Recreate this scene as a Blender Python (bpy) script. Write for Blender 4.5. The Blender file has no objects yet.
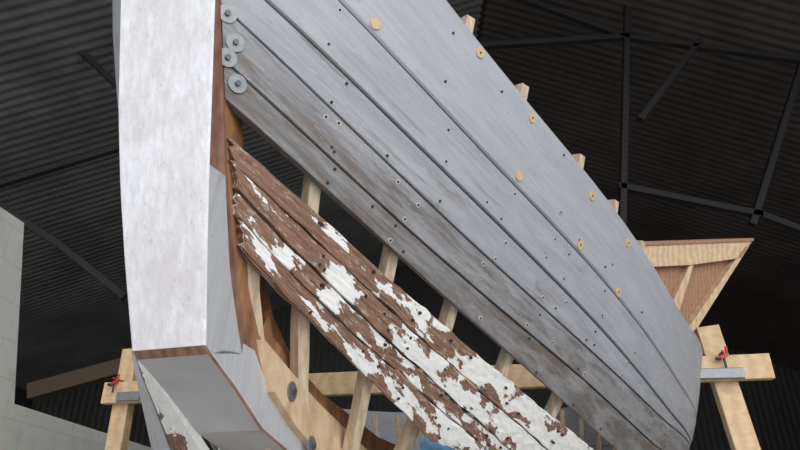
import bpy, math, random
import numpy as np
from mathutils import Vector
random.seed(4); rng=np.random.RandomState(7)
HC=0.95; F=620.0; TH=math.radians(26); C,S=math.cos(TH),math.sin(TH)
sc=bpy.context.scene
try: sc.view_settings.view_transform='Standard'
except Exception: pass
# ---------- survey helpers (site coordinates, origin at eye height) ----------
def proj(p):
    d=p[1]*C+p[2]*S
    return 400+F*p[0]/d, 225-F*(-p[1]*S+p[2]*C)/d
def ray(px,py):
    u=(px-400)/F; v=(225-py)/F
    return np.array([u, C-v*S, S+v*C])
def at_d(px,py,d): return ray(px,py)*d
def at_y(px,py,y):
    r=ray(px,py); return r*(y/r[1])
def on_plane(px,py,p0,n):
    r=ray(px,py); return r*(np.dot(p0,n)/np.dot(r,n))
AZ=math.radians(16); A=np.array([math.sin(AZ),math.cos(AZ),0]); B=np.array([math.cos(AZ),-math.sin(AZ),0])
O=np.array([-0.43,1.135,0]); Z1=np.array([0,0,1.0])
def pt(a,b,z): return O+a*A+b*B+z*Z1
# ---------- materials ----------
def nmat(name):
    m=bpy.data.materials.new(name); m.use_nodes=True
    nt=m.node_tree; return m,nt,nt.nodes['Principled BSDF']
def N(nt,t,**k):
    n=nt.nodes.new(t)
    for a,b in k.items(): setattr(n,a,b)
    return n
def coords(nt,kind,scale):
    tc=N(nt,'ShaderNodeTexCoord'); mp=N(nt,'ShaderNodeMapping')
    mp.inputs['Scale'].default_value=scale
    nt.links.new(tc.outputs[kind],mp.inputs['Vector']); return mp.outputs[0]
def noise(nt,vec,scale,detail=4,rough=.6,dist=0):
    n=N(nt,'ShaderNodeTexNoise'); n.inputs['Scale'].default_value=scale
    n.inputs['Detail'].default_value=detail; n.inputs['Roughness'].default_value=rough
    n.inputs['Distortion'].default_value=dist
    nt.links.new(vec,n.inputs['Vector']); return n.outputs[0]
def ramp(nt,fac,stops,interp='LINEAR'):
    r=N(nt,'ShaderNodeValToRGB'); r.color_ramp.interpolation=interp
    e=r.color_ramp.elements
    while len(e)<len(stops): e.new(.5)
    for i,(p,c) in enumerate(stops):
        e[i].position=p; e[i].color=(c[0],c[1],c[2],1) if not np.isscalar(c) else (c,c,c,1)
    nt.links.new(fac,r.inputs[0]); return r.outputs[0]
def mix(nt,fac,a,b,mode='MIX'):
    m=N(nt,'ShaderNodeMix',data_type='RGBA',blend_type=mode)
    if np.isscalar(fac): m.inputs[0].default_value=fac
    else: nt.links.new(fac,m.inputs[0])
    for s,v in ((6,a),(7,b)):
        if isinstance(v,tuple): m.inputs[s].default_value=(*v,1)
        else: nt.links.new(v,m.inputs[s])
    return m.outputs[2]
def bump(nt,bs,h,st=.3,dist=.003):
    b=N(nt,'ShaderNodeBump'); b.inputs['Strength'].default_value=st; b.inputs['Distance'].default_value=dist
    nt.links.new(h,b.inputs['Height']); nt.links.new(b.outputs[0],bs.inputs['Normal'])
def grey_mat(name,c1,c2,brown,bamt,off,scr=.6):
    m,nt,bs=nmat(name); tc=coords(nt,'UV',(1.6,28,1)); tc2=coords(nt,'UV',(2.0,13,1))
    n1=noise(nt,tc,2.2,8,.75); n2=noise(nt,tc2,2.0,8,.68,.4)
    base=mix(nt,ramp(nt,n1,[(.34,0),(.66,1)]),c1,c2)
    base=mix(nt,ramp(nt,n2,[(bamt,0),(min(1,bamt+.08),1)]),base,brown)
    # rubbed / chalky white scuffs
    n3=noise(nt,coords(nt,'UV',(7,32,1)),3,9,.82)
    base=mix(nt,ramp(nt,n3,[(.585,0),(.625,scr)]),base,(.60,.60,.61))
    # chips down to the wood
    n4=noise(nt,coords(nt,'UV',(14,26,1)),2.4,9,.82)
    base=mix(nt,ramp(nt,n4,[(.61,0),(.635,.8)]),base,tuple(x*.5 for x in brown))
    n5=noise(nt,coords(nt,'UV',(2.6,9,1)),2,6,.7)
    base=mix(nt,ramp(nt,n5,[(.44,0),(.6,.28)]),base,(.50,.51,.55))
    nt.links.new(base,bs.inputs['Base Color']); bs.inputs['Roughness'].default_value=.6
    bump(nt,bs,n1,.4,.002); return m
def wood_mat(name,c1,c2,kind='Object',sc_=(3,3,3),rough=.65):
    m,nt,bs=nmat(name); v=coords(nt,kind,sc_)
    w=N(nt,'ShaderNodeTexWave'); w.inputs['Scale'].default_value=3; w.inputs['Distortion'].default_value=7
    w.inputs['Detail'].default_value=3; nt.links.new(v,w.inputs['Vector'])
    n=noise(nt,v,9,7,.7); f=mix(nt,.8,w.outputs[0],n)
    nt.links.new(mix(nt,ramp(nt,f,[(.3,0),(.7,1)]),c1,c2),bs.inputs['Base Color'])
    bs.inputs['Roughness'].default_value=rough; bump(nt,bs,n,.3,.002); return m
def plain(name,c,rough=.5,metal=0,var=.25,scale=30):
    m,nt,bs=nmat(name); n=noise(nt,coords(nt,'Object',(1,1,1)),scale,4)
    d=tuple(x*(1-var) for x in c)
    nt.links.new(mix(nt,n,d,c),bs.inputs['Base Color'])
    bs.inputs['Roughness'].default_value=rough; bs.inputs['Metallic'].default_value=metal; return m
def peel_mat(name,shift,slope,seed):
    m,nt,bs=nmat(name)
    n=noise(nt,coords(nt,'UV',(6.2,9,1)),1.5,10,.60,.08)
    tc=N(nt,'ShaderNodeTexCoord'); sx=N(nt,'ShaderNodeSeparateXYZ'); nt.links.new(tc.outputs['UV'],sx.inputs[0])
    ma=N(nt,'ShaderNodeMath',operation='MULTIPLY_ADD'); nt.links.new(sx.outputs[0],ma.inputs[0])
    ma.inputs[1].default_value=slope; ma.inputs[2].default_value=shift; 
    ad=N(nt,'ShaderNodeMath',operation='ADD'); nt.links.new(n,ad.inputs[0]); nt.links.new(ma.outputs[0],ad.inputs[1])
    mask=ramp(nt,ad.outputs[0],[(.50,0),(.505,1)])
    g=noise(nt,coords(nt,'UV',(4,60,1)),2.5,8,.75)
    brown=mix(nt,ramp(nt,g,[(.38,0),(.62,1)]),(.10,.048,.03),(.32,.185,.12))
    g2=noise(nt,coords(nt,'UV',(14,26,1)),2.5,7,.75)
    brown=mix(nt,ramp(nt,g2,[(.55,0),(.61,.8)]),brown,(.46,.38,.31))
    white=mix(nt,ramp(nt,g2,[(.34,0),(.5,1)]),(.66,.64,.60),(.84,.84,.81))
    white=mix(nt,ramp(nt,g,[(.60,0),(.66,.5)]),white,(.42,.34,.28))
    nt.links.new(mix(nt,mask,brown,white),bs.inputs['Base Color'])
    bs.inputs['Roughness'].default_value=.7
    hh=mix(nt,.45,mask,g); bump(nt,bs,hh,.6,.002); return m
def white_stem():
    m,nt,bs=nmat('worn_white_paint')
    n=noise(nt,coords(nt,'Object',(40,40,6)),2,9,.75); n2=noise(nt,coords(nt,'Object',(1.6,1.6,.8)),5,9,.75); n3=noise(nt,coords(nt,'Object',(1,1,.5)),70,6,.7)
    c=mix(nt,ramp(nt,n,[(.36,0),(.62,1)]),(.56,.56,.57),(.72,.72,.75))
    c=mix(nt,ramp(nt,n2,[(.46,0),(.60,.7)]),c,(.52,.485,.485))
    c=mix(nt,ramp(nt,n3,[(.61,0),(.66,.55)]),c,(.42,.36,.35))
    nt.links.new(c,bs.inputs['Base Color']); bs.inputs['Roughness'].default_value=.5; bump(nt,bs,n,.4,.002); return m
M_white=white_stem()
M_sgrey=grey_mat('stem_grey_primer',(.42,.43,.44),(.54,.55,.57),(.36,.31,.29),.6,0)
M_ug=plain('keel_primer',(.58,.58,.59),.55,0,.4,9)
M_rust=wood_mat('bare_oak_reddish',(.17,.08,.055),(.36,.20,.14),'Object',(4,4,2))
M_orange=wood_mat('oiled_deadwood',(.20,.085,.045),(.45,.23,.11),'Object',(4,4,2))
M_pine=wood_mat('new_pine',(.55,.37,.21),(.76,.58,.38),'Object',(3,3,3))
M_pine2=wood_mat('trestle_pine',(.52,.35,.19),(.70,.51,.31),'Object',(1.5,4,4))
M_rib=wood_mat('rib_timber',(.42,.32,.22),(.68,.55,.41),'Object',(4,4,2))
M_ply=wood_mat('red_plywood',(.30,.15,.09),(.44,.25,.15),'Object',(5,5,5))
M_galv=plain('galvanised_steel',(.30,.315,.33),.45,.5,.5,60)
M_bolt=plain('dark_bolt',(.16,.15,.14),.5,.6,.4,80)
M_hole=plain('fastening_hole',(.035,.025,.02),.8)
M_holew=plain('filled_fastening',(.50,.47,.43),.7)
M_plug=wood_mat('wood_filler_plug',(.50,.36,.19),(.62,.47,.27),'Object',(20,20,20))
M_red=plain('red_clamp_paint',(.55,.03,.02),.4)
M_black=plain('black_steel',(.04,.04,.04),.5,.3)
M_blue=plain('blue_cloth_fabric',(.12,.28,.48),.7,0,.5,25)
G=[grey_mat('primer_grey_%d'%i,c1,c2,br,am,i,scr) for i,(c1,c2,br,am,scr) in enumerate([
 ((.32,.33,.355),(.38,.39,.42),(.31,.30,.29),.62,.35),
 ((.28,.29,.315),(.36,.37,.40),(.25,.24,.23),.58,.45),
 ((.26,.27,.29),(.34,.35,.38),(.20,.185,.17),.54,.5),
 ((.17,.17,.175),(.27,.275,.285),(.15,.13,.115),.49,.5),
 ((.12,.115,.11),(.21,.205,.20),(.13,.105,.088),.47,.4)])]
# ---------- mesh helpers ----------
def mk(name,verts,faces,mats,parent=None,uvs=None,fm=None,smooth=False):
    me=bpy.data.meshes.new(name)
    me.from_pydata([(float(v[0]),float(v[1]),float(v[2])+HC) for v in verts],[],faces)
    for m in (mats if isinstance(mats,list) else [mats]): me.materials.append(m)
    if fm: 
        for p,i in zip(me.polygons,fm): p.material_index=i
    if uvs is not None:
        uv=me.uv_layers.new(name='UVMap')
        for l in me.loops: uv.data[l.index].uv=uvs[l.vertex_index]
    if smooth:
        for p in me.polygons: p.use_smooth=True
    me.update()
    o=bpy.data.objects.new(name,me); sc.collection.objects.link(o)
    if parent: o.parent=parent
    return o
def empty(name):
    e=bpy.data.objects.new(name,None); sc.collection.objects.link(e); return e
def fixn(o):
    import bmesh
    bm=bmesh.new(); bm.from_mesh(o.data); bmesh.ops.recalc_face_normals(bm,faces=bm.faces); bm.to_mesh(o.data); bm.free()
class Acc:
    def __init__(s): s.v=[];s.f=[];s.m=[]
    def add(s,v,f,mi=0):
        k=len(s.v); s.v+=list(v); s.f+=[tuple(i+k for i in q) for q in f]; s.m+=[mi]*len(f)
    def box(s,p0,p1,w,h,side,mi=0,bev=.003):
        p0=np.array(p0,float);p1=np.array(p1,float); d=p1-p0; d/=np.linalg.norm(d)
        side=np.array(side,float); side=side-d*np.dot(side,d); side/=np.linalg.norm(side); up=np.cross(side,d)
        pr=[(-w/2+bev,-h/2),(w/2-bev,-h/2),(w/2,-h/2+bev),(w/2,h/2-bev),(w/2-bev,h/2),(-w/2+bev,h/2),(-w/2,h/2-bev),(-w/2,-h/2+bev)]
        v=[p+side*a+up*b for p in (p0,p1) for a,b in pr]
        f=[tuple(range(7,-1,-1)),tuple(range(8,16))]+[(i,(i+1)%8,8+(i+1)%8,8+i) for i in range(8)]
        s.add(v,f,mi)
    def cyl(s,p0,p1,r,mi=0,n=16,r1=None):
        p0=np.array(p0,float);p1=np.array(p1,float); d=p1-p0; d/=np.linalg.norm(d)
        t=np.array([0,0,1.]) if abs(d[2])<.8 else np.array([1.,0,0]); a=np.cross(d,t);a/=np.linalg.norm(a);b=np.cross(d,a)
        r1=r if r1 is None else r1
        v=[p+q*(a*math.cos(k*2*math.pi/n)+b*math.sin(k*2*math.pi/n)) for p,q in ((p0,r),(p1,r1)) for k in range(n)]
        f=[tuple(range(n-1,-1,-1)),tuple(range(n,2*n))]+[(i,(i+1)%n,n+(i+1)%n,n+i) for i in range(n)]
        s.add(v,f,mi)
    def prism(s,poly,off,mi=0):
        n=len(poly); off=np.array(off); v=[np.array(p) for p in poly]+[np.array(p)+off for p in poly]
        f=[tuple(range(n-1,-1,-1)),tuple(range(n,2*n))]+[(i,(i+1)%n,n+(i+1)%n,n+i) for i in range(n)]
        s.add(v,f,mi)
    def done(s,name,mats,parent=None):
        o=mk(name,s.v,s.f,mats,parent,fm=s.m); fixn(o); return o
# ---------- stem geometry ----------
def solve_row(py,xr,xl,g):
    x=np.array(g,float)
    def fn(x):
        a,h,z=x; r=proj(pt(a,h,z)); l=proj(pt(a,-h,z)); return np.array([r[0]-xr,l[0]-xl,r[1]-py])
    for _ in range(30):
        f=fn(x); J=np.zeros((3,3))
        for i in range(3):
            y=x.copy(); y[i]+=1e-5; J[:,i]=(fn(y)-f)/1e-5
        x=x-np.linalg.solve(J,f)
    return x
rows=[solve_row(py,xr,xl,(0,.09,.5)) for py,xr,xl in [(345,205,131),(260,206,124),(175,208,119),(90,211,117),(0,214,119)]]
za=np.array([r[2] for r in rows]); aa=np.array([r[0] for r in rows]); ha=np.array([r[1] for r in rows])
def lin(z,X,Y):
    if z<X[0]: return Y[0]+(z-X[0])*(Y[1]-Y[0])/(X[1]-X[0])
    if z>X[-1]: return Y[-1]+(z-X[-1])*(Y[-1]-Y[-2])/(X[-1]-X[-2])
    return float(np.interp(z,X,Y))
z0=za[0]
def af(z): return lin(z,za,aa) if z>=z0 else aa[0]+(z0-z)*.8
def hw(z): return min(.16,lin(z,za,ha)) if z>=z0 else ha[0]
def dr(z): return float(np.interp(z,[z0,z0+.14,z0+.35,z0+.7],[.185,.118,.078,.028]))
def ar(z): return af(z)+dr(z)
Lh=2.8; BS=1.355
def hull(x,z):
    g=1-(1-x/Lh)**2
    h=max(.012,(z-.04)/.95); q=.09+1.0*math.exp(-x/.7)
    fade=math.exp(-x/2.0)
    a=ar(z)*fade+x
    b=hw(z)*.93*math.exp(-max(0,x)/3)+BS*(h**q)*max(0,g)
    return a,b
def hp(x,z,side=1):
    a,b=hull(x,z); return pt(a,b*side,z)
def hn(x,z,side=1):
    e=.004; u=hp(x+e,z,side)-hp(max(0,x-e),z,side); v=hp(x,z+e,side)-hp(x,z-e,side)
    n=np.cross(u,v)*side; n/=np.linalg.norm(n)
    if np.dot(n,B)*side<0: n=-n
    return n
XS=1.9
def mkseam(P):
    X=[p[0] for p in P];Y=[p[1] for p in P]
    xs=[];zs=[]
    for x in np.linspace(0,XS,30):
        prev=None;got=None
        for z in np.arange(.08,2.4,.02):
            px,py=proj(hp(x,z)); f=py-lin(px,X,Y)
            if prev is not None and prev[1]>0>=f:
                got=prev[0]+.02*prev[1]/(prev[1]-f); break
            prev=(z,f)
        if got: xs.append(x);zs.append(got)
    c=np.polyfit(xs,zs,4); x1=xs[-1]; d=np.polyder(c); s1=float(np.clip(np.polyval(d,x1),-.25,.15)); zz=float(np.polyval(c,x1))
    def fn(x):
        if x<=x1: return float(np.polyval(c,max(x,xs[0])))
        return zz+s1*.6*(1-math.exp(-(x-x1)/.6))+.02*(x-x1)**2
    return fn
sheer=mkseam([(215,-290),(350,-122),(450,0),(486,45),(530,98),(590,175),(640,245),(672,292),(692,330),(702,365)])
sA=mkseam([(215,-125),(270,-67),(337,0),(400,63),(460,125),(560,232),(620,300),(660,352),(692,405)])
sB=mkseam([(215,-50),(262,0),(330,62),(440,165),(540,265),(620,350),(660,398),(690,440)])
sC=mkseam([(215,-2),(222,4),(250,32),(340,118),(440,213),(540,305),(620,378),(675,430)])
sD=mkseam([(217,52),(228,62),(300,132),(420,240),(520,325),(600,395),(655,445)])
sE=mkseam([(220,95),(230,102),(300,166),(400,257),(500,345),(605,440)])
sF=mkseam([(222,132),(240,146),(300,196),(400,287),(470,347),(540,405),(590,446)])
sG1=mkseam([(222,155),(240,170),(300,226),(400,320),(470,382),(540,443)])
sG2=mkseam([(222,178),(240,197),(300,257),(400,352),(450,396),(510,450)])
sG3=mkseam([(225,205),(240,222),(300,285),(360,340),(420,390),(480,445)])
sH=mkseam([(225,232),(240,248),(270,285),(330,340),(380,390),(435,448)])
boat=empty('wooden_boat')
def plank(name,lo,hi,x0,x1,mat,side=1,thk=.024,gap=.0015,jag=0,out=0.0,n=90,K=7,ragged=0,bv=.0045):
    v=[];uv=[];f=[]
    offs=rng.uniform(0,6); wref=hi(1.0)-lo(1.0)
    if K>4:
        ts=np.concatenate([[0,.022],np.linspace(.08,.92,K-3),[.978,1]])
    else: ts=np.linspace(0,1,K+1)
    endj=rng.uniform(0,ragged,K+1) if ragged else np.zeros(K+1)
    ph=rng.uniform(0,6,6)
    for i in range(n+1):
        x=x0+(x1-x0)*i/n
        j=[jag*(math.sin(x*23+ph[0])*.4+math.sin(x*57+ph[1])*.35+rng.uniform(-.5,.5)*.5),jag*(math.sin(x*19+ph[2])*.4+math.sin(x*71+ph[3])*.35+rng.uniform(-.5,.5)*.5)]
        zl,zh=lo(x)+gap+j[0],hi(x)-gap+j[1]
        if zh-zl<.004: zh=zl+.004
        for k in range(K+1):
            t=ts[k]; z=zl+(zh-zl)*t
            xx=x+endj[k]*max(0,1-(x-x0)/.12)
            p=hp(xx,z,side);nn=hn(xx,z,side); bev=bv if k in(0,K) else 0
            if jag: bev+=rng.uniform(0,.002)
            v.append(p+nn*(out-bev)); uv.append((x,t*wref*1.1+offs))
        for k in range(K+1):
            t=ts[k]; z=zl+(zh-zl)*t; xx=x+endj[k]*max(0,1-(x-x0)/.12)
            p=hp(xx,z,side);nn=hn(xx,z,side); v.append(p+nn*(out-thk)); uv.append((x,t*wref+offs+.3))
    R=2*(K+1); K1=K+1
    for i in range(n):
        b0=i*R;b1=b0+R
        for k in range(K):
            f.append((b0+k,b1+k,b1+k+1,b0+k+1)); f.append((b0+K1+k,b0+K1+k+1,b1+K1+k+1,b1+K1+k))
        f.append((b0,b0+K1,b1+K1,b1)); f.append((b0+K,b1+K,b1+K1+K,b0+K1+K))
    for b0 in (0,n*R):
        for k in range(K): f.append((b0+k,b0+k+1,b0+K1+k+1,b0+K1+k))
    o=mk(name,v,f,mat,boat,uvs=uv); fixn(o); return o
XE=5.4
strk=[('sheer_plank',sA,sheer,G[0]),('upper_plank',sB,sA,G[1]),('middle_plank',sC,sB,G[2]),('weathered_plank',sD,sC,G[3]),('lower_grey_plank',sE,sD,G[4])]
for i,(nm,lo,hi,m) in enumerate(strk):
    plank(nm+'_starboard',lo,hi,.003,XE,m,1,n=140,K=9,gap=(.0032,.0034,.0024,.0020,.0018)[i],out=(0,.002,0,.0015,0)[i])
    plank(nm+'_port',lo,hi,.003,XE,m,-1,n=50,K=3)
P1=peel_mat('peeling_paint_a',-.135,.20,1);P2=peel_mat('peeling_paint_b',-.075,.165,2);P3=peel_mat('peeling_paint_c',-.035,.13,3)
old=[('old_plank_a',sG1,sF,P1),('old_plank_b',sG2,sG1,P2),('old_plank_c',sG3,sG2,P3),('old_plank_d',sH,sG3,P2)]
for i,(nm,lo,hi,m) in enumerate(old):
    plank(nm+'_starboard',lo,hi,.003+.004*i,XE,m,1,gap=.0022,jag=.0035,thk=.03,n=260,K=9,ragged=.014,out=.005*(i%2)+.003)
    plank(nm+'_port',lo,hi,.015,XE,m,-1,n=50,K=3,gap=.002)
# ---------- on-hull locator ----------
def on_hull(px,py):
    best=None
    for x in np.linspace(0.005,2.1,60):
        for z in np.linspace(.1,1.7,66):
            q=proj(hp(x,z)); e=(q[0]-px)**2+(q[1]-py)**2
            if best is None or e<best[0]: best=(e,x,z)
    _,x,z=best
    for _ in range(12):
        q=np.array(proj(hp(x,z)))-[px,py]; e=1e-4
        J=np.array([(np.array(proj(hp(x+e,z)))-proj(hp(x,z)))/e,(np.array(proj(hp(x,z+e)))-proj(hp(x,z)))/e]).T
        try: d=np.linalg.solve(J,q)
        except Exception: break
        d=np.clip(d,-.05,.05); x-=d[0]; z-=d[1]; x=max(.001,x)
    return x,z
def x_at(seam,px):
    b=min(np.linspace(0,2.3,400),key=lambda x:abs(proj(hp(x,seam(x)))[0]-px)); return float(b)
topx=[x_at(sheer,p) for p in (476,530,588,623,650)]
gapx=[x_at(sE,p) for p in (322,402,462,518,568)]
aft=[float(x) for x in np.arange(2.3,5.0,.24)]
ra=Acc()
def rib(x,zb,zt,w=.015,dp=.034):
    for side in (1,-1):
        zs=np.concatenate([np.linspace(zb,zb+.15,8)[:-1],np.linspace(zb+.15,zt,14)]); v=[]
        for z in zs:
            p=hp(x,z,side);n=hn(x,z,side); t=np.cross(n,Z1);t/=np.linalg.norm(t)
            for o_,s_ in ((-.031,-w),(-.031,w),(-.031-dp,w),(-.031-dp,-w)): v.append(p+n*o_+t*s_)
        L=len(zs)
        f=[(0,1,2,3)]+[(4*i+k,4*i+(k+1)%4,4*i+4+(k+1)%4,4*i+4+k) for i in range(L-1) for k in range(4)]+[tuple(4*(L-1)+k for k in range(4))]
        ra.add(v,f)
for x in gapx+aft: rib(x,.07,sheer(x)-.03)
for x in topx: rib(x,sA(x)-.02,sheer(x)+.06,.015,.03)
for x in (.07,.20): rib(x,.1,sH(x)+.03)
ra.done('ribs',[M_rib],boat)
# fastenings
fa=Acc()
def disc(px=None,py=None,x=None,z=None,r=.01,mi=0,h=.0015,r1=None,side=1):
    if x is None: x,z=on_hull(px,py)
    p=hp(x,z,side);n=hn(x,z,side); fa.cyl(p-n*.004,p+n*h,r,mi,18,r1)
for px,py in [(227,14),(235,43),(227,58),(237,84)]:
    disc(px,py,r=.0205,mi=0,h=.004); x,z=on_hull(px,py); disc(x=x,z=z,r=.006,mi=1,h=.009)
for px,py in [(480,53),(532,118),(519,176),(580,245),(592,196),(375,24),(628,243),(618,292)]:
    x,z=on_hull(px,py); disc(x=x,z=z,r=.0145 if px<600 else .015,mi=2,h=.003)
    if px%2==0: disc(x=x,z=z,r=.0035,mi=3,h=.0036)
fx=sorted([x for x in gapx+topx+aft if x<2.6]+[.2,.34])
for x in fx:
    for nm,lo,hi,_ in strk:
        for t in (.2,.8):
            if rng.rand()<.42: continue
            xx=x+rng.uniform(-.03,.03); z=lo(xx)+(hi(xx)-lo(xx))*(t+rng.uniform(-.09,.09))
            if rng.rand()<.45: disc(x=xx,z=z,r=.0066,mi=4,h=.0026)
            disc(x=xx,z=z,r=.0034,mi=3,h=.0032)
    for nm,lo,hi,_ in old:
        for t in (.3,.7):
            if rng.rand()<.5: continue
            xx=x+rng.uniform(-.02,.02); z=lo(xx)+(hi(xx)-lo(xx))*t
            disc(x=xx,z=z,r=.004,mi=3,h=.0085)
fa.done('fastenings',[M_galv,M_bolt,M_plug,M_hole,M_holew],boat)
# stem post / forefoot / keel
prof=[]
for z in np.linspace(1.85,z0,30): prof.append((af(z),z,hw(z),dr(z)))
ks=len(prof)-1
a0=aa[0]
kr=ray(262,430)
hb=ha[0]; tt=(np.dot(O,B)+hb)/np.dot(kr,B); K2=kr*tt; a2=float(np.dot(K2-O,A)); zk2=float(K2[2])
for a,z in [(a0+.02,z0-.012),(a2*.5+a0*.5,(z0+zk2)/2+.002),(a2,zk2),(a2+.3,zk2-.07),(a2+.8,.06),(XE+.2,.03)]:
    prof.append((a,z,hb,.1))
sv=[];sf=[];sm=[]
n=len(prof)
for i,(a,z,h,d) in enumerate(prof):
    if i<=ks: inn=np.array([1.0,0.12])
    elif i==ks+1: inn=np.array([.9,.4])
    elif i==ks+2: inn=np.array([.55,.85])
    else: inn=np.array([.15,1.0])
    inn=inn/np.linalg.norm(inn)
    dd=dr(z) if i<=ks else (.17,.15,.12,.12,.12,.12)[i-ks-1]
    def q(t,b): return pt(a+inn[0]*t,b,z+inn[1]*t)
    bv=.004; hi_=h*.93
    sv+= [q(0,-h+bv),q(0,h-bv),q(bv,h),q(max(.012,dd*.72),h),q(max(.016,dd),hi_),q(dd+.09,hi_*.9),q(dd+.09,-hi_*.9),q(max(.016,dd),-hi_),q(max(.012,dd*.72),-h),q(bv,-h)]
R=10
for i in range(n-1):
    for k in range(R):
        b0=i*R;b1=b0+R
        sf.append((b0+k,b0+(k+1)%R,b1+(k+1)%R,b1+k))
        if k==0: m=0 if i<ks else (2 if i==ks else 3)
        elif k in(1,9): m=0 if i<ks else 2
        elif k in(2,8): m=2 if z0+(1.85-z0)*(1-i/ks)>z0+.36 and i<ks else 1
        elif k in (3,7): m=2
        else: m=4
        sm.append(m)
sf.append(tuple(range(R))); sm.append(4); sf.append(tuple(range((n-1)*R,n*R))); sm.append(4)
st=mk('stem_and_keel',sv,sf,[M_white,M_sgrey,M_rust,M_ug,M_orange],boat,fm=sm); fixn(st)
uv=st.data.uv_layers.new(name='UVMap')
for l in st.data.loops:
    co=st.data.vertices[l.vertex_index].co; uv.data[l.index].uv=(co.z,co.y)
dw=Acc()
poly=[]
for z in np.linspace(1.7,z0,12): poly.append((ar(z)+.05,z))
poly+=[(a2+.05,zk2+.10),(a2+.35,.17),(a2+1.0,.15),(a2+1.0,.22),(a2+.30,.30),(a0+.30,.45)]
for z in np.linspace(.7,1.7,6): poly.append((ar(z)+.17,z))
dw.prism([pt(a,-.05,z) for a,z in poly],B*.10)
dw.done('deadwood_apron',[M_orange],boat)
# port garboard remnants flaring out just above the keel
def at_b(px,py,b):
    r=ray(px,py); return r*((np.dot(O,B)+b)/np.dot(r,B))
left=[(131,350,-hb-.002),(136,378,-hb-.03),(143,410,-hb-.075),(153,455,-hb-.15),(160,490,-hb-.19)]
rght=[(139,357,-hb+.004),(150,375,-hb+.004),(170,402,-hb+.004),(200,450,-hb+.004),(220,480,-hb+.004)]
P4=peel_mat('peeling_paint_port',.05,.0,5)
for nm,t0,t1,mt in (('port_garboard_grey',0,.40,M_sgrey),('port_garboard_old',.46,1.0,P4)):
    V=[];U=[];Fc=[]
    for i in range(17):
        s=i/16*4; k=min(3,int(s)); fr=s-k
        l=at_b(*left[k])*(1-fr)+at_b(*left[k+1])*fr; r=at_b(*rght[k])*(1-fr)+at_b(*rght[k+1])*fr
        for j in range(5):
            t=t0+(t1-t0)*j/4; V.append(l*(1-t)+r*t); U.append((.9+i*.03,t*.12))
        for j in range(5):
            t=t0+(t1-t0)*j/4; V.append(l*(1-t)+r*t+Z1*.02+A*.01); U.append((.9+i*.03,t*.12))
    for i in range(16):
        b0=i*10;b1=b0+10
        for j in range(4): Fc+= [(b0+j,b0+j+1,b1+j+1,b1+j),(b0+5+j,b1+5+j,b1+6+j,b0+6+j)]
        Fc+= [(b0,b1,b1+5,b0+5),(b0+4,b0+9,b1+9,b1+4)]
    for b0 in (0,160):
        for j in range(4): Fc.append((b0+j,b0+j+1,b0+6+j,b0+5+j))
    o=mk(nm,V,Fc,mt,boat,uvs=U); fixn(o)
hg=Acc()
pl=O+B*(hb*.93+.004)
def hogp(px,py): return on_plane(px,py,pl,B)
top=[(256,340),(278,366),(310,402),(352,442),(420,500)];bot=[(266,392),(287,425),(312,455),(340,485),(400,540)]
for i in range(len(top)-1):
    hg.prism([hogp(*top[i]),hogp(*top[i+1]),hogp(*bot[i+1]),hogp(*bot[i])],B*.02)
for px,py in [(283,392),(303,446)]:
    p=hogp(px,py)+B*.02; hg.cyl(p,p+B*.004,.022,1,20); hg.cyl(p,p+B*.012,.007,2,6)
hg.done('pine_hog',[M_pine,M_galv,M_bolt],boat)
kb=Acc()
for a in (1.3,2.6,4.2):
    for z in np.arange(-HC+.05,-.0,.1):
        kb.box(pt(a,-.3,z),pt(a,.3,z),.2,.098,A,0)
kb.done('keel_blocks',[M_pine2])
# ---------- trestle ----------
L0=at_d(105,395,3.6); R0=at_d(770,365,3.0); zz=(L0[2]+R0[2])/2; L0[2]=R0[2]=zz
bd=R0-L0; bd/=np.linalg.norm(bd); bn=np.cross(bd,Z1); bn/=np.linalg.norm(bn)
if bn[1]<0: bn=-bn
tr=Acc()
tr.box(L0,R0,.05,.12,bn,0)
pp=L0+bn*.065
def leg(pa,pb,w=.11):
    a=on_plane(*pa,pp,bn);b=on_plane(*pb,pp,bn); d=(b-a); d/=abs(d[2]); e=a+d*(a[2]+HC)
    tr.box(a,e,w,.07,bd,0)
leg((706,328),(746,450)); leg((133,350),(116,450),.1)
for pa,pb,dd in (((690,374),(744,373),-.04),((117,397),(140,396),-.04)):
    p1=on_plane(*pa,L0+bn*dd,bn);p2=on_plane(*pb,L0+bn*dd,bn); tr.box(p1,p2,.02,.05,bn,1)
tr.done('boat_trestle',[M_pine2,M_galv])
def clamp(px,py,nm):
    c=Acc(); k=.55; p=on_plane(px,py,L0-bn*.05,bn)
    c.box(p-Z1*.09*k,p+Z1*.07*k,.012*k,.022*k,bn,1)
    c.box(p+Z1*.055*k-bn*.03*k,p+Z1*.055*k+bn*.10,.02*k,.018*k,bd,0)
    c.box(p-bd*.03*k,p+bd*.03*k+Z1*.03*k,.03*k,.03*k,bn,0)
    c.cyl(p+bd*.03*k+Z1*.03*k,p+bd*.035*k+Z1*.10*k,.013*k,0,10)
    c.cyl(p-bd*.03*k-Z1*.01*k,p-bd*.07*k,.014*k,1,10)
    c.done(nm,[M_red,M_black])
clamp(724,358,'bar_clamp'); clamp(114,384,'bar_clamp.001')
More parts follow.
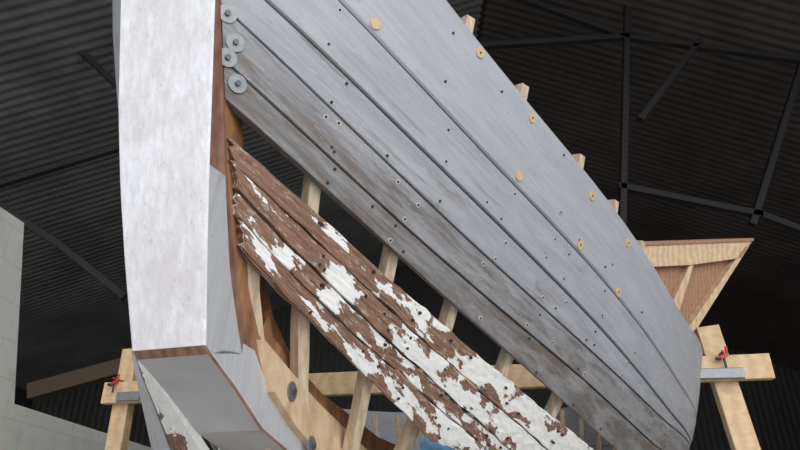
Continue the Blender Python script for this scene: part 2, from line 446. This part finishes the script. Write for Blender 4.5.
# ---------- staging platform ----------
sp=Acc(); spn=np.array([.15,-.9,-.4]);spn/=np.linalg.norm(spn); sp0=at_d(700,280,3.7)
q=lambda px,py,o=0: on_plane(px,py,sp0+spn*o,spn)
back=-spn*.03
sp.prism([q(600,250),q(749,246),q(690,332),q(640,332)],back,1)
sp.prism([q(600,247,.05),q(753,240,.05),q(741,258,.05),q(690,265,.05),q(600,269,.05)],-spn*.06,0)
sp.prism([q(753,240,.05),q(693,335,.05),q(686,331,.05),q(743,249,.05)],-spn*.06,0)
sp.prism([q(690,264,.04),q(694,264,.04),q(679,312,.04),q(671,306,.04)],-spn*.04,0)
sp.prism([q(600,243,.06),q(754,238,.06),q(754,241,.06),q(600,247,.06)],-spn*.30,1)
for px in (640,):
    b=q(px,262,-.15); sp.box(b,[b[0],b[1],-HC],.07,.07,[1,0,0],0)
sp.done('wooden_staging_platform',[M_pine,M_ply])
# blue cloth caught on the lowest old plank
cn=[on_hull(*c) for c in ((416,433),(449,444),(458,495),(406,490))]
tv=[];tf=[];n1=12
for i in range(n1+1):
    for j in range(n1+1):
        u=i/n1;v_=j/n1
        xz=[(cn[0][k]*(1-u)+cn[1][k]*u)*(1-v_)+(cn[3][k]*(1-u)+cn[2][k]*u)*v_ for k in (0,1)]
        p=hp(xz[0],max(.06,xz[1]));nn=hn(xz[0],max(.06,xz[1]))
        tv.append(p+nn*(.018+.005*math.sin(i*1.7+j*.6)+.004*math.sin(j*2.1)))
for i in range(n1):
    for j in range(n1):
        a=i*(n1+1)+j; tf.append((a,a+1,a+n1+2,a+n1+1))
mk('blue_cloth',tv,tf,M_blue,smooth=True)
# ---------- shed ----------
def corr(name,p0,u,v,mat,pitch=.13,amp=.006):
    p0=np.array(p0,float);u=np.array(u,float);v=np.array(v,float); L=np.linalg.norm(u); ud=u/L; nn=np.cross(ud,v/np.linalg.norm(v))
    n=int(L/pitch*6); V=[];Fc=[]
    for i in range(n+1):
        s=L*i/n; o=nn*amp*math.sin(s/pitch*2*math.pi); V+= [p0+ud*s+o,p0+ud*s+v+o]
    for i in range(n): Fc.append((2*i,2*i+1,2*i+3,2*i+2))
    return mk(name,V,Fc,mat,smooth=True)
def sheet_mat(name,c1,c2):
    m,nt,bs=nmat(name); n=noise(nt,coords(nt,'Object',(.5,.5,.5)),1.5,6,.7)
    n2=noise(nt,coords(nt,'Object',(1,1,1)),9,6,.7)
    c=mix(nt,ramp(nt,n,[(.35,0),(.7,1)]),c1,c2); c=mix(nt,ramp(nt,n2,[(.5,0),(.7,.6)]),c,c1)
    nt.links.new(c,bs.inputs['Base Color']); bs.inputs['Roughness'].default_value=.7; return m
def block_mat():
    m,nt,bs=nmat('limewashed_block')
    tc=N(nt,'ShaderNodeTexCoord'); sx=N(nt,'ShaderNodeSeparateXYZ'); cx=N(nt,'ShaderNodeCombineXYZ')
    nt.links.new(tc.outputs['Object'],sx.inputs[0]); nt.links.new(sx.outputs[1],cx.inputs[0]); nt.links.new(sx.outputs[2],cx.inputs[1])
    b=N(nt,'ShaderNodeTexBrick'); nt.links.new(cx.outputs[0],b.inputs['Vector'])
    b.inputs['Scale'].default_value=1; b.inputs['Brick Width'].default_value=.45; b.inputs['Row Height'].default_value=.225; b.inputs['Mortar Size'].default_value=.008; b.inputs['Mortar Smooth'].default_value=.6
    b.inputs['Color1'].default_value=(.88,.90,.83,1); b.inputs['Color2'].default_value=(.85,.87,.80,1); b.inputs['Mortar'].default_value=(.77,.79,.72,1)
    n=noise(nt,coords(nt,'Object',(1,1,1)),5,8,.7)
    nt.links.new(mix(nt,ramp(nt,n,[(.52,0),(.7,.4)]),b.outputs[0],(.62,.60,.53)),bs.inputs['Base Color']); bs.inputs['Roughness'].default_value=.85
    bump(nt,bs,n,.5,.01); return m
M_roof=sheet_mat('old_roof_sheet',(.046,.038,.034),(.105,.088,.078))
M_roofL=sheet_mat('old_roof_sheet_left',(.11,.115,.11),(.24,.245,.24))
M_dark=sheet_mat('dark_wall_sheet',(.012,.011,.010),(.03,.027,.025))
M_steel=plain('painted_truss_steel',(.018,.016,.015),.7)
M_floor=sheet_mat('concrete_floor',(.38,.37,.35),(.50,.49,.47))
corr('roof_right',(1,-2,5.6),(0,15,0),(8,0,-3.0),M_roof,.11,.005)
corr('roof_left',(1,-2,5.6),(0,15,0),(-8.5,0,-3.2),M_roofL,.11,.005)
rc=Acc(); rc.box((1,-2,5.62),(1,13,5.62),.4,.06,(1,0,0)); rc.done('roof_ridge_cap',[M_steel])
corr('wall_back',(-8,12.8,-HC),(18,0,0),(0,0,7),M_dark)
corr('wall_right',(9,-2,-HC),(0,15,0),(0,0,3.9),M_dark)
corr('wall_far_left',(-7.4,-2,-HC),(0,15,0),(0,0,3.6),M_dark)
mk('floor',[(-30,-30,-HC),(30,-30,-HC),(30,30,-HC),(-30,30,-HC)],[(0,1,2,3)],M_floor)
wl=Acc()
wl.prism([(-2.5,2.0,-HC),(-2.5,12,-HC),(-2.5,12,.72),(-2.5,4.12,.72),(-2.5,3.70,1.82),(-2.5,2.0,1.70)],(-.2,0,0))
wl.done('wall_left',[block_mat()])
def bar(acc,p,q_,y,w=.09):
    acc.box(at_y(*p,y),at_y(*q_,y),w,w,[0,1,0],0)
t=Acc()
for p,q_ in [((480,46),(626,37)),((503,-8),(626,37)),((630,-120),(620,330)),((683,-8),(812,54)),((626,37),(812,62)),((806,50),(752,225)),((618,186),(762,215)),((756,213),(812,234)),((640,120),(700,40))]:
    bar(t,p,q_,5.0,.06)
t.done('roof_truss',[M_steel])
t=Acc()
for p,q_ in [((15,-10),(118,86)),((-20,190),(125,146)),((-10,200),(60,245)),((60,245),(125,297))]:
    bar(t,p,q_,4.6,.055)
t.box(at_y(30,392,6.5),at_y(125,366,6.5),.12,.16,[0,1,0],1)
t.done('roof_truss.001',[M_steel,plain('old_timber',(.10,.07,.05),.8)])
# ---------- light ----------
w=bpy.data.worlds.new('World'); sc.world=w; w.use_nodes=True
bg=w.node_tree.nodes['Background']; bg.inputs[0].default_value=(.91,.94,1,1); bg.inputs[1].default_value=2.05
sl=bpy.data.lights.new('sun','SUN'); sl.energy=1.85; sl.angle=math.radians(60); sl.color=(1,.98,.95)
so=bpy.data.objects.new('sun',sl); sc.collection.objects.link(so)
so.rotation_euler=Vector((-.36,.90,-.24)).to_track_quat('-Z','Y').to_euler()
# ---------- camera ----------
cd=bpy.data.cameras.new('camera'); cd.sensor_width=36; cd.lens=F*36/800; cd.clip_start=.02
co=bpy.data.objects.new('camera',cd); sc.collection.objects.link(co)
co.location=(0,0,HC); co.rotation_euler=(math.radians(90)+TH,0,0); sc.camera=co
